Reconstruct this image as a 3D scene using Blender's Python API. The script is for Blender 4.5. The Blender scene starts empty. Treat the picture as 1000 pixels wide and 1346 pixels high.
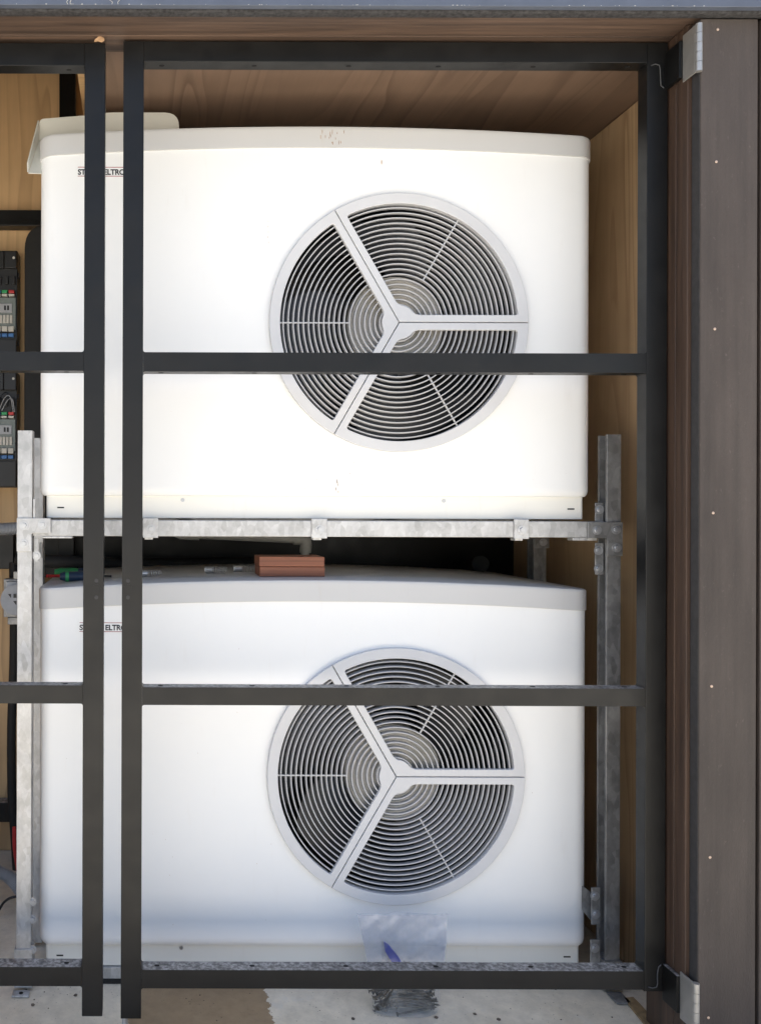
import bpy, bmesh, math, random
from mathutils import Vector, Matrix, noise
random.seed(7)
SC = bpy.context.scene
COL = SC.collection
R = math.radians
K = 1134.0; EYE = 1.115          # lens in pixels of the 1000 px wide frame, eye height

def W(x, y, d):                   # a point d metres in front of the lens
    return Vector(((x-187)/K*d, d-2.0, EYE-(y-668)/K*d))

# ---------------------------------------------------------------- camera, sky, sun, exposure
cd = bpy.data.cameras.new('camera'); cam = bpy.data.objects.new('camera', cd); COL.objects.link(cam)
cam.location = (0, -2.0, EYE)
cam.rotation_euler = (R(90), R(-0.17), 0)
cd.sensor_fit = 'HORIZONTAL'; cd.sensor_width = 36; cd.lens = K/1000*36
cd.shift_x = 0.313; cd.shift_y = -0.005
cd.clip_start = 0.05; cd.clip_end = 2000
SC.camera = cam

SUN_EL, SUN_AZ = 83.0, 8.0       # high, behind the enclosure: the front stands in open shade
wd = bpy.data.worlds.new('World'); SC.world = wd; wd.use_nodes = True
nt = wd.node_tree; nt.nodes.clear()
wo = nt.nodes.new('ShaderNodeOutputWorld'); bg = nt.nodes.new('ShaderNodeBackground')
sk = nt.nodes.new('ShaderNodeTexSky'); sk.sky_type = 'NISHITA'; sk.sun_disc = False
sk.sun_elevation = R(SUN_EL); sk.sun_rotation = R(SUN_AZ); sk.dust_density = 3.5; sk.ozone_density = 1.0
bg.inputs[1].default_value = 0.15
nt.links.new(sk.outputs[0], bg.inputs[0]); nt.links.new(bg.outputs[0], wo.inputs[0])
sl = bpy.data.lights.new('sun', 'SUN'); sl.energy = 4.3; sl.angle = R(0.5); sl.color = (1, .985, .97)
so = bpy.data.objects.new('sun', sl); COL.objects.link(so); so.location = (1, 6, 9)
dv = Vector((math.sin(R(SUN_AZ))*math.cos(R(SUN_EL)), math.cos(R(SUN_AZ))*math.cos(R(SUN_EL)), math.sin(R(SUN_EL))))
so.rotation_euler = dv.to_track_quat('Z', 'Y').to_euler()
SC.view_settings.view_transform = 'Standard'; SC.view_settings.look = 'None'
SC.view_settings.gamma = 1; SC.view_settings.use_curve_mapping = False
SC.view_settings.exposure = 1.02
SC.render.engine = 'CYCLES'
SC.cycles.max_bounces = 10; SC.cycles.diffuse_bounces = 6; SC.cycles.transparent_max_bounces = 12

# ---------------------------------------------------------------- materials
def srgb(r, g, b):
    f = lambda c: (c/255/12.92 if c/255 <= .04045 else ((c/255+.055)/1.055)**2.4)
    return (f(r), f(g), f(b), 1)

class NT:
    def __init__(s, name):
        s.m = bpy.data.materials.new(name); s.m.use_nodes = True; s.t = s.m.node_tree
        s.b = s.t.nodes['Principled BSDF']; s.out = s.t.nodes['Material Output']
    def n(s, typ, **kw):
        o = s.t.nodes.new(typ)
        for k, v in kw.items():
            if k.startswith('i_'):
                key = k[2:].replace('_', ' ')
                o.inputs[int(key) if key.isdigit() else key].default_value = v
            else: setattr(o, k, v)
        return o
    def l(s, a, b): s.t.links.new(a, b)
    def coord(s, kind='Object', scale=(1, 1, 1), rot=(0, 0, 0)):
        if kind == 'World': src = s.n('ShaderNodeNewGeometry').outputs['Position']
        else: src = s.n('ShaderNodeTexCoord').outputs['Object']
        mp = s.n('ShaderNodeMapping'); mp.inputs['Scale'].default_value = scale; mp.inputs['Rotation'].default_value = rot
        s.l(src, mp.inputs[0]); return mp.outputs[0]
    def noise(s, vec, scale=5, detail=4, rough=.5, dist=0):
        o = s.n('ShaderNodeTexNoise'); o.inputs['Scale'].default_value = scale; o.inputs['Detail'].default_value = detail
        o.inputs['Roughness'].default_value = rough; o.inputs['Distortion'].default_value = dist
        s.l(vec, o.inputs['Vector']); return o.outputs['Fac']
    def ramp(s, fac, stops):
        o = s.n('ShaderNodeValToRGB'); e = o.color_ramp.elements
        while len(e) < len(stops): e.new(.5)
        for el, (p, c) in zip(e, stops):
            el.position = p; el.color = c if len(c) == 4 else (*c, 1)
        s.l(fac, o.inputs[0]); return o.outputs[0]
    def mix(s, fac, a, b, mode='MIX'):
        o = s.n('ShaderNodeMix', data_type='RGBA', blend_type=mode)
        for sock, v in ((o.inputs[0], fac), (o.inputs[6], a), (o.inputs[7], b)):
            if hasattr(v, 'links'): s.l(v, sock)
            else: sock.default_value = v
        return o.outputs[2]
    def math(s, op, a, b=0.0, clamp=False):
        o = s.n('ShaderNodeMath', operation=op); o.use_clamp = clamp
        for sock, v in ((o.inputs[0], a), (o.inputs[1], b)):
            if hasattr(v, 'links'): s.l(v, sock)
            else: sock.default_value = v
        return o.outputs[0]
    def bump(s, h, strength=.2, dist=.002):
        o = s.n('ShaderNodeBump'); o.inputs['Strength'].default_value = strength; o.inputs['Distance'].default_value = dist
        s.l(h, o.inputs['Height']); s.l(o.outputs[0], s.b.inputs['Normal'])
    def set(s, **kw):
        for k, v in kw.items():
            sock = s.b.inputs[k.replace('_', ' ')]
            if hasattr(v, 'links'): s.l(v, sock)
            else: sock.default_value = v
        return s
g = lambda v: (v, v, v, 1)
def plain(name, col, rough=.5, metal=0.0, var=.12, scale=30, bump=0.0):
    m = NT(name); c = m.coord()
    n1 = m.noise(c, scale, 4, .6)
    dark = tuple(x*(1-var) for x in col[:3])+(1,); light = tuple(min(1, x*(1+var)) for x in col[:3])+(1,)
    m.set(Base_Color=m.ramp(n1, [(.3, dark), (.7, light)]), Roughness=rough, Metallic=metal)
    if bump: m.bump(m.noise(c, scale*6, 3), bump, .001)
    return m.m

def white_paint(name, base, dirt=.5):
    m = NT(name); c = m.coord()
    n1 = m.noise(c, 3, 5, .6); big = m.ramp(n1, [(.35, tuple(x*.975 for x in base[:3])), (.65, base[:3])])
    cs = m.coord(scale=(40, 40, 5)); st = m.ramp(m.noise(cs, 1.0, 5, .7), [(.60, (0, 0, 0)), (.78, (1, 1, 1))])
    m1 = m.mix(m.math('MULTIPLY', st, .12*dirt), big, srgb(168, 140, 105))
    sp = m.ramp(m.noise(m.coord(), 160, 2, .5), [(.75, (0, 0, 0)), (.79, (1, 1, 1))])
    spm = m.ramp(m.noise(m.coord(), 4.5, 2, .5), [(.55, (0, 0, 0)), (.65, (1, 1, 1))])
    m2 = m.mix(m.math('MULTIPLY', m.math('MULTIPLY', sp, spm), .5*dirt), m1, srgb(140, 90, 55))
    m.set(Base_Color=m2, Roughness=m.ramp(m.noise(c, 12, 3), [(.3, g(.3)), (.7, g(.42))]))
    h = m.math('ADD', m.math('MULTIPLY', m.noise(m.coord(), 2.6, 2), 12.0), m.math('MULTIPLY', m.noise(m.coord(), 350, 2), .25))
    m.bump(h, .12, .0012)
    return m.m

def black_steel(name):
    m = NT(name); c = m.coord()
    n1 = m.noise(c, 9, 5, .6)
    base = m.ramp(n1, [(.3, g(.003)), (.75, g(.0075))])
    geo = m.n('ShaderNodeNewGeometry'); sx = m.n('ShaderNodeSeparateXYZ'); m.l(geo.outputs['True Normal'], sx.inputs[0])
    up = m.math('GREATER_THAN', sx.outputs[2], .9)
    vor = m.n('ShaderNodeTexVoronoi'); vor.inputs['Scale'].default_value = 130; m.l(m.coord(), vor.inputs['Vector'])
    fl = m.ramp(m.noise(m.coord(), 110, 4, .7), [(.42, (0, 0, 0)), (.6, (1, 1, 1))])
    dust = m.mix(fl, g(.10), g(.36))
    dustf = m.math('MULTIPLY', up, m.ramp(m.noise(m.coord(), 40, 4, .7), [(.25, g(.3)), (.55, g(.9))]))
    # light scuffs on the faces
    sc = m.ramp(m.noise(m.coord(scale=(1, 1, .35)), 60, 5, .75), [(.70, (0, 0, 0)), (.85, (1, 1, 1))])
    b2 = m.mix(m.math('MULTIPLY', sc, .22), base, g(.14))
    m.set(Base_Color=m.mix(dustf, b2, dust), Roughness=m.ramp(m.noise(c, 25, 4), [(.3, g(.33)), (.75, g(.48))]))
    m.b.inputs['Specular IOR Level'].default_value = .36
    m.bump(m.noise(m.coord(), 600, 2), .12, .0004)
    return m.m

def galv(name, a=.42, b=.62):
    m = NT(name)
    v = m.n('ShaderNodeTexVoronoi'); v.inputs['Scale'].default_value = 95; m.l(m.coord(scale=(1, 1, .5)), v.inputs['Vector'])
    sp = m.ramp(v.outputs['Color'], [(0, g(a)), (1, g(b))])
    n1 = m.ramp(m.noise(m.coord(), 22, 5, .7), [(.35, g(.78)), (.6, g(1))])
    col = m.mix(1.0, sp, n1, 'MULTIPLY')
    wht = m.ramp(m.noise(m.coord(), 9, 4, .6), [(.5, (0, 0, 0)), (.75, (1, 1, 1))])
    m.set(Base_Color=m.mix(m.math('MULTIPLY', wht, .35), col, g(.66)), Metallic=.55,
          Roughness=m.ramp(v.outputs['Color'], [(0, g(.35)), (1, g(.55))]))
    m.bump(m.noise(m.coord(), 200, 3), .1, .0005)
    return m.m

def ply(name, axis='Z', light=(228, 190, 140), dark=(146, 104, 68), scale=1.0):
    m = NT(name)
    sc = {'Z': (5.5, 5.5, .62), 'Y': (5.5, .62, 5.5)}[axis]
    sc = tuple(x*scale for x in sc)
    c = m.coord('World', scale=sc)
    n1 = m.noise(c, 1.0, 2, .4, .6)
    bands = m.math('FRACT', m.math('MULTIPLY', n1, 11.0))
    b1 = m.ramp(bands, [(0, (0, 0, 0)), (.55, g(.25)), (.93, (1, 1, 1)), (1, (0, 0, 0))])
    mask = m.ramp(m.noise(m.coord('World', scale=sc), .8, 3, .5), [(.38, g(.15)), (.66, g(.95))])
    fac = m.math('MULTIPLY', b1, mask)
    fs = {'Z': (90, 90, 4), 'Y': (90, 4, 90)}[axis]
    fine = m.noise(m.coord('World', scale=fs), 1.0, 4, .65)
    col = m.mix(m.math('MULTIPLY', fac, .75), srgb(*light), srgb(*dark))
    col = m.mix(m.math('MULTIPLY', fine, .45), col, srgb(*[int(x*.72) for x in light]))
    blot = m.ramp(m.noise(m.coord('World'), 2.2, 4, .6), [(.3, g(.78)), (.7, g(1.05))])
    col = m.mix(1.0, col, blot, 'MULTIPLY')
    m.set(Base_Color=col, Roughness=.62); m.bump(fine, .15, .001)
    return m.m

def wood(name, a, b, axis='Z', rough=.6, f=60, cracks=.5):
    m = NT(name)
    sc = {'Z': (f, f, 2.2), 'X': (2.2, f, f)}[axis]
    fine = m.noise(m.coord('World', scale=sc), 1.0, 6, .7, .2)
    col = m.ramp(fine, [(.28, srgb(*a)), (.7, srgb(*b))])
    bl = m.ramp(m.noise(m.coord('World', scale=tuple(x*.12 for x in sc)), 1.4, 4, .6), [(.3, g(.65)), (.7, g(1.15))])
    col = m.mix(1.0, col, bl, 'MULTIPLY')
    ck = m.ramp(m.noise(m.coord('World', scale=tuple(x*1.4 for x in sc)), 1.0, 3, .6), [(.26, (1, 1, 1)), (.33, (0, 0, 0))])
    col = m.mix(m.math('MULTIPLY', ck, cracks), col, g(.008))
    m.set(Base_Color=col, Roughness=rough); m.bump(fine, .35, .002)
    return m.m

def weathered(name):
    m = NT(name)
    n1 = m.noise(m.coord('World', scale=(9, 9, 2.2)), 1, 6, .65)
    col = m.ramp(n1, [(.3, srgb(57, 50, 46)), (.7, srgb(77, 69, 64))])
    f = m.noise(m.coord('World', scale=(260, 260, 90)), 1, 4, .7)
    col = m.mix(m.ramp(f, [(.5, g(0)), (.75, g(.5))]), col, srgb(62, 50, 46))
    pale = m.ramp(m.noise(m.coord('World', scale=(120, 120, 60)), 1, 5, .75), [(.62, g(0)), (.78, g(.4))])
    col = m.mix(pale, col, srgb(120, 110, 104))
    # run-off streaks, edge wear
    stz = m.ramp(m.noise(m.coord('World', scale=(38, 38, 1.1)), 1, 4, .6), [(.35, g(.78)), (.68, g(1.06))])
    col = m.mix(1.0, col, stz, 'MULTIPLY')
    m.set(Base_Color=col, Roughness=.7); m.bump(f, .7, .002)
    return m.m

def concrete(name):
    m = NT(name); c = m.coord('World')
    n1 = m.noise(c, 2.5, 6, .65); col = m.ramp(n1, [(.3, srgb(208, 198, 178)), (.7, srgb(236, 228, 210))])
    n2 = m.noise(c, 26, 5, .7); col = m.mix(1.0, col, m.ramp(n2, [(.3, g(.82)), (.65, g(1.05))]), 'MULTIPLY')
    sp = m.ramp(m.noise(c, 170, 3, .6), [(.66, g(0)), (.72, g(.7))]); col = m.mix(sp, col, srgb(92, 82, 70))
    # pale lime splashes and the damp brown patch with a ragged edge
    lm = m.ramp(m.noise(m.coord('World'), 9, 5, .7), [(.58, g(0)), (.68, g(.6))]); col = m.mix(lm, col, srgb(214, 210, 200))
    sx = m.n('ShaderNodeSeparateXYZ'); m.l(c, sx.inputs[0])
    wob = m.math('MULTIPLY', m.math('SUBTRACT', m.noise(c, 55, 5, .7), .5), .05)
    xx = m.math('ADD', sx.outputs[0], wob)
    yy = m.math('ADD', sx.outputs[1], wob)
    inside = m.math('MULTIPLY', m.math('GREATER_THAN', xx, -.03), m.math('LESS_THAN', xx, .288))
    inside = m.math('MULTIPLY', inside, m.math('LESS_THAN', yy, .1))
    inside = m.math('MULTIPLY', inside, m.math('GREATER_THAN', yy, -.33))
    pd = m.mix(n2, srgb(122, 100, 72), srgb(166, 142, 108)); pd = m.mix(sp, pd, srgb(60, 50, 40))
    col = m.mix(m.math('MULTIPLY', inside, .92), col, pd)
    m.set(Base_Color=col, Roughness=.8); m.bump(m.noise(c, 120, 5, .7), .4, .002)
    return m.m

M = dict(
    white=white_paint('white_enamel', (.83, .835, .83)),
    base=white_paint('cream_base_enamel', (.80, .79, .74), 1.0),
    cap=white_paint('grey_cap_plastic', (.53, .53, .53), .9),
    hood=white_paint('cream_hood_enamel', (.60, .60, .55), .5),
    grille=plain('grille_grey_plastic', (.58, .585, .60, 1), .42, 0, .04, 8),
    slat=plain('slat_plastic', (.50, .50, .51, 1), .4, 0, .05, 8),
    hub=plain('hub_plastic', (.46, .44, .40, 1), .5, 0, .08, 20),
    blade=plain('blade_plastic', (.04, .041, .046, 1), .4, 0, .1, 12),
    black=plain('black_plastic', (.012, .012, .013, 1), .45, 0, .2, 20),
    rubber=plain('black_rubber', (.01, .01, .01, 1), .75, 0, .2, 60, .3),
    steel=black_steel('black_powder_coat'),
    galv=galv('galvanised_steel'), galvd=galv('dull_galvanised_steel', .22, .36),
    zinc=plain('zinc_bolt', (.48, .49, .51, 1), .32, .65, .1, 60),
    stainless=plain('stainless_hinge', (.42, .41, .39, 1), .4, .7, .08, 40),
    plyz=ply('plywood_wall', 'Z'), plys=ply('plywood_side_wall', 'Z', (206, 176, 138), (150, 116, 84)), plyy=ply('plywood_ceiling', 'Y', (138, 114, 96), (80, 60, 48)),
    soffit=wood('stained_soffit_timber', (40, 31, 27), (104, 83, 69), 'X'),
    jamb=wood('stained_jamb_timber', (40, 29, 23), (84, 64, 51), 'Z', .55),
    clad=weathered('weathered_cladding'), trim=plain('charred_board_edge', (.028, .027, .028, 1), .7, 0, .25, 60, .3),
    block=wood('red_timber', (104, 58, 40), (168, 106, 78), 'X', .55, 160, .35),
    fascia=plain('blue_grey_fascia_steel', (.085, .10, .135, 1), .5, .1, .1, 14),
    drip=plain('dirty_drip_edge', (.032, .031, .033, 1), .8, 0, .9, 140, .8),
    conc=concrete('concrete_ground'),
    red=plain('red_plastic', (.5, .03, .03, 1), .4), green=plain('green_plastic', (.03, .30, .10, 1), .35),
    blue=plain('blue_plastic', (.05, .16, .40, 1), .4), navy=plain('navy_plastic', (.012, .03, .07, 1), .3),
    termw=plain('pale_terminal_plastic', (.55, .53, .48, 1), .5), ctl=plain('grey_green_controller', (.19, .22, .21, 1), .5),
    conduit=plain('grey_conduit', (.38, .39, .41, 1), .45), pvc=plain('grey_pvc', (.40, .39, .36, 1), .4),
    foil=plain('oxidised_nail_steel', (.11, .10, .085, 1), .42, .55, .4, 60),
    ink=plain('dark_ink', (.02, .02, .025, 1), .5), redink=plain('red_ink', (.28, .02, .03, 1), .5),
    rust=plain('rust', (.34, .20, .11, 1), .8, 0, .4, 90), chip=plain('raw_wood_chip', (.40, .25, .14, 1), .8),
    hole=plain('dark_recess', (.004, .004, .004, 1), .9), web=plain('weld_dust', (.05, .052, .055, 1), .8, 0, .4, 90),
    grit=plain('grit', (.14, .11, .085, 1), .9, 0, .4, 60), bluegel=plain('blue_gel', (.03, .05, .32, 1), .3),
    leaf=plain('tan_sill_timber', (.30, .21, .11, 1), .8, 0, .4, 60),  # timber of the sill strip by the jamb
    copper=plain('copper_nail', (.50, .38, .30, 1), .4, .5),
)
def film():
    m = NT('clear_plastic_film'); m.t.nodes.remove(m.b)
    gl = m.n('ShaderNodeBsdfGlossy'); gl.inputs['Roughness'].default_value = .16; gl.inputs['Color'].default_value = g(.95)
    df = m.n('ShaderNodeBsdfDiffuse'); df.inputs['Color'].default_value = (.93, .93, .93, 1)
    tr = m.n('ShaderNodeBsdfTransparent'); tr.inputs['Color'].default_value = (.93, .94, .96, 1)
    m1 = m.n('ShaderNodeMixShader'); m1.inputs[0].default_value = .22; m.l(df.outputs[0], m1.inputs[1]); m.l(gl.outputs[0], m1.inputs[2])
    m2 = m.n('ShaderNodeMixShader'); fac = m.ramp(m.noise(m.coord(), 18, 4, .6), [(.3, g(.03)), (.7, g(.20))]); m.l(fac, m2.inputs[0])
    m.l(tr.outputs[0], m2.inputs[1]); m.l(m1.outputs[0], m2.inputs[2]); m.l(m2.outputs[0], m.out.inputs[0])
    return m.m
M['film'] = film()

# ---------------------------------------------------------------- helpers
def wpos(o):
    p = Vector((0, 0, 0))
    while o: p = p + Vector(o.location); o = o.parent
    return p
def finish(me, mat, smooth=30):
    me.materials.clear(); me.materials.append(mat)
    if smooth:
        try: me.shade_smooth(); me.set_sharp_from_angle(angle=R(smooth))
        except Exception: pass
    return me
def link(name, me, loc, parent=None, rot=None):       # loc in world space, parents are never rotated here
    o = bpy.data.objects.new(name, me); COL.objects.link(o)
    if parent: o.parent = parent; o.location = Vector(loc)-wpos(parent)
    else: o.location = loc
    if rot: o.rotation_euler = rot
    return o
def obj(name, bm, mat, parent=None, smooth=30, origin=None):
    me = bpy.data.meshes.new(name); bmesh.ops.recalc_face_normals(bm, faces=bm.faces[:]); bm.to_mesh(me); bm.free()
    xs = [v.co for v in me.vertices]
    c = Vector([(min(v[i] for v in xs)+max(v[i] for v in xs))/2 for i in range(3)]) if origin is None else Vector(origin)
    me.transform(Matrix.Translation(-c)); finish(me, mat, smooth)
    return link(name, me, c, parent)
def tag(o, label=None, cat=None, group=None, kind=None):
    if label: o['label'] = label
    if cat: o['category'] = cat
    if group: o['group'] = group
    if kind: o['kind'] = kind
    return o
def thing(name, loc, label, cat, group=None):
    o = bpy.data.objects.new(name, None); COL.objects.link(o); o.location = loc; o.empty_display_size = .05
    return tag(o, label, cat, group)
def bbox(bm, a, b, bev=0.0, seg=2):
    r = bmesh.ops.create_cube(bm, size=1); vs = r['verts']
    for v in vs:
        v.co = Vector([(a[i]+b[i])/2+v.co[i]*(b[i]-a[i]) for i in range(3)])
    if bev:
        es = list({e for v in vs for e in v.link_edges})
        bmesh.ops.bevel(bm, geom=es, offset=bev, segments=seg, profile=.5, affect='EDGES', clamp_overlap=True)
def box(name, a, b, mat, parent=None, bev=0.0, seg=2):
    bm = bmesh.new(); bbox(bm, a, b, bev, seg); return obj(name, bm, mat, parent, 0)
def bcyl(bm, p0, p1, r0, r1=None, n=16):
    p0, p1 = Vector(p0), Vector(p1); r1 = r0 if r1 is None else r1; d = p1-p0
    q = d.to_track_quat('Z', 'Y').to_matrix().to_4x4()
    bmesh.ops.create_cone(bm, cap_ends=True, segments=n, radius1=r0, radius2=r1, depth=d.length, matrix=Matrix.Translation((p0+p1)/2) @ q)
def cyl(name, p0, p1, r0, mat, parent=None, r1=None, n=20):
    bm = bmesh.new(); bcyl(bm, p0, p1, r0, r1, n); return obj(name, bm, mat, parent)
def btube(bm, pts, r, n=10, caps=True):
    pts = [Vector(p) for p in pts]; rings = []; up = Vector((0, 0, 1)); prev = None
    for i, p in enumerate(pts):
        t = (pts[min(i+1, len(pts)-1)]-pts[max(i-1, 0)]).normalized()
        if prev is None: a = t.orthogonal().normalized()
        else: a = (prev-t*prev.dot(t)).normalized()
        prev = a; b = t.cross(a); rr = r(i) if callable(r) else r
        rings.append([bm.verts.new(p+(a*math.cos(2*math.pi*k/n)+b*math.sin(2*math.pi*k/n))*rr) for k in range(n)])
    for i in range(len(rings)-1):
        for k in range(n): bm.faces.new((rings[i][k], rings[i][(k+1) % n], rings[i+1][(k+1) % n], rings[i+1][k]))
    if caps: bm.faces.new(rings[0][::-1]); bm.faces.new(rings[-1])
def tube(name, pts, r, mat, parent=None, n=10):
    bm = bmesh.new(); btube(bm, pts, r, n); return obj(name, bm, mat, parent, 60)
def plate_mesh(name, loops, th, bev=.001, rx=True):    # 2D outline(s) -> plate in the XZ plane, front face at y = 0, back at y = th
    cu = bpy.data.curves.new(name, 'CURVE'); cu.dimensions = '2D'; cu.fill_mode = 'BOTH'
    for lp in loops:
        s = cu.splines.new('POLY'); s.points.add(len(lp)-1); s.use_cyclic_u = True
        for p, q in zip(s.points, lp): p.co = (q[0], q[1], 0, 1)
    cu.extrude = th/2-bev; cu.bevel_depth = bev; cu.bevel_resolution = 1; cu.offset = -bev
    o = bpy.data.objects.new(name, cu); COL.objects.link(o)
    dg = bpy.context.evaluated_depsgraph_get(); dg.update()
    me = bpy.data.meshes.new_from_object(o.evaluated_get(dg)); bpy.data.objects.remove(o); bpy.data.curves.remove(cu)
    me.name = name
    me.transform(Matrix.Translation((0, th/2, 0)) @ Matrix.Rotation(R(90), 4, 'X'))
    bm = bmesh.new(); bm.from_mesh(me); bmesh.ops.remove_doubles(bm, verts=bm.verts[:], dist=1e-5)
    bmesh.ops.recalc_face_normals(bm, faces=bm.faces[:]); bm.to_mesh(me); bm.free()
    return me
def plate(name, loops, y, th, mat, parent=None, bev=.001):
    me = plate_mesh(name, loops, th, bev)
    xs = [v.co for v in me.vertices]; c = Vector([(min(v[i] for v in xs)+max(v[i] for v in xs))/2 for i in range(3)])
    me.transform(Matrix.Translation(-c)); finish(me, mat, 15)
    return link(name, me, c+Vector((0, y, 0)), parent)
def rounded(pts, rad, n=5):                              # polygon with rounded corners, rad per corner or one value
    out = []; N = len(pts)
    for i, p in enumerate(pts):
        r = rad[i] if isinstance(rad, (list, tuple)) else rad
        p = Vector(p); a = Vector(pts[i-1]); b = Vector(pts[(i+1) % N])
        if r <= 0: out.append(tuple(p)); continue
        da = (a-p); db = (b-p); ra = min(r, da.length*.49); rb = min(r, db.length*.49)
        A = p+da.normalized()*ra; B = p+db.normalized()*rb
        for k in range(n+1):
            t = k/n; q = A*(1-t)**2+p*2*t*(1-t)+B*t*t; out.append((q.x, q.y))
    return out
# shared fixings
def bolt_mesh(r, h, washer=0, mat='zinc'):
    bm = bmesh.new()
    if washer: bcyl(bm, (0, 0, 0), (0, -.0015, 0), washer, n=20)
    bcyl(bm, (0, -.001, 0), (0, -h, 0), r, r*.9, n=6)
    me = bpy.data.meshes.new('bolt'); k0 = len(bm.faces)
    bcyl(bm, (0, -h, 0), (0, -h-.0006, 0), r*.45, n=8)
    bm.faces.ensure_lookup_table()
    for f in bm.faces[k0:]: f.material_index = 1
    bm.to_mesh(me); bm.free(); finish(me, M[mat]); me.materials.append(M['trim']); return me
BOLT = bolt_mesh(.0065, .005, .0105); SCREW = bolt_mesh(.003, .0015, .0045, 'zinc')
def dome_mesh(r, mat):
    bm = bmesh.new(); bmesh.ops.create_uvsphere(bm, u_segments=10, v_segments=6, radius=r)
    for v in bm.verts: v.co.y *= .4
    me = bpy.data.meshes.new('dome'); bm.to_mesh(me); bm.free(); return finish(me, mat)
NAIL = dome_mesh(.0028, M['copper'])
def disc_mesh(r, mat, sx=1):
    bm = bmesh.new(); bcyl(bm, (0, 0, 0), (0, 0, .0008), r, n=16)
    for v in bm.verts: v.co.x *= sx
    me = bpy.data.meshes.new('disc'); bm.to_mesh(me); bm.free(); return finish(me, mat)
HOLE = disc_mesh(.0032, M['hole'], 1.7)

# ---------------------------------------------------------------- ground
bm = bmesh.new(); bmesh.ops.create_grid(bm, x_segments=2, y_segments=2, size=300)
for v in bm.verts: v.co.z = 0
tag(obj('ground', bm, M['conc'], smooth=0), kind='structure')

# ---------------------------------------------------------------- the plant enclosure (building)
FY = -.288                                              # front face of the cladding
XR = 1.097; XL = -1.222; XW = 1.185
shed = thing('plant_enclosure', (0, 0, 0), 'timber clad plant enclosure lined with plywood around both heat pumps', 'shed')
ZC = EYE+.985                                           # plywood ceiling over the units
CY0 = -.146                                             # back of the timber lining
# plywood back wall in 1.2 m sheets, each its own part
BY = .80
for i, (x0, x1) in enumerate([(-1.80, -.622), (-.618, .398), (.402, XW+.02)]):
    box('plywood_sheet', (x0, BY, 0.003), (x1, BY+.018, 2.68 if x0 < .3 else ZC+.02), M['plyz'], shed, .001, 1)
box('side_wall', (XW, CY0+.05, .003), (XW+.018, BY-.002, ZC-.003), M['plys'], shed, .001, 1)
box('side_wall', (-1.55, CY0, .003), (-1.532, BY-.002, 2.66), M['plyz'], shed, .001, 1)
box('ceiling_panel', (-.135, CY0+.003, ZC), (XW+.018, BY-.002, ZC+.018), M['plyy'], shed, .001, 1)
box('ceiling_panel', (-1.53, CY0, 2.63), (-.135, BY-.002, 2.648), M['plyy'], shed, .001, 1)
box('bulkhead', (-.153, CY0+.003, ZC+.02), (-.137, BY-.004, 2.628), M['plyz'], shed, .001, 1)
# outer shell
box('roof', (-2.0, FY-.06, 2.70), (2.0, BY+.12, 2.74), M['fascia'], shed, .003)
box('rear_cladding', (-1.96, BY+.03, .003), (1.96, BY+.06, 2.698), M['clad'], shed, .002)
for sx in (-1, 1):
    xa, xb = sorted((sx*1.93, sx*1.955)); box('outer_wall', (xa, FY+.03, .003), (xb, BY+.028, 2.698), M['clad'], shed, .002)
# fascia and drip edge over the doors
box('fascia', (-1.98, FY-.030, EYE+.982), (1.98, FY-.016, 2.698), M['fascia'], shed, .001)
bm = bmesh.new(); bbox(bm, (-1.98, FY-.015, EYE+.978), (1.98, FY+.004, EYE+.997), .001)
obj('drip_edge', bm, M['drip'], shed)
bm = bmesh.new()
for k in range(60):
    x_ = random.uniform(-.25, 1.6); r_ = random.choice((.0005, .0007, .0010))
    q_ = bmesh.ops.create_icosphere(bm, subdivisions=1, radius=r_)
    for v in q_['verts']: v.co = Vector((x_+v.co.x*random.uniform(.8, 2.5), FY-.0302+v.co.y*.3, EYE+.9835+v.co.z*.7))
for x_ in (-.148, -.143, -.062, -.050):                 # cobweb wisps hanging on the fascia edge
    btube(bm, [(x_+random.uniform(-.003, .003)*k, FY-.031, EYE+.983+.004*k) for k in range(5)], .0005, 5)
tag(obj('fascia_grit', bm, M['termw'], shed, 0), kind='stuff')
# lining of the opening: soffit and jamb boards
for i, (y0, y1) in enumerate([(FY+.006, FY+.075), (FY+.077, CY0)]):
    box('soffit_board', (XL+.004, y0, EYE+.981), (XR+.02, y1, EYE+1.003), M['soffit'], shed, .0012)
for sx, X in ((1, XR), (-1, XL)):
    for y0, y1 in ((FY+.028, FY+.064), (FY+.066, CY0+.02)):
        xa, xb = sorted((X, X+sx*.03)); box('jamb_board', (xa, y0, .004), (xb, y1, EYE+.9795), M['jamb'], shed, .0015)
    xa, xb = sorted((X+sx*.031, X+sx*.085)); box('jamb_post', (xa, FY+.032, .004), (xb, CY0+.02, EYE+1.6), M['jamb'], shed, .002)
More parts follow.
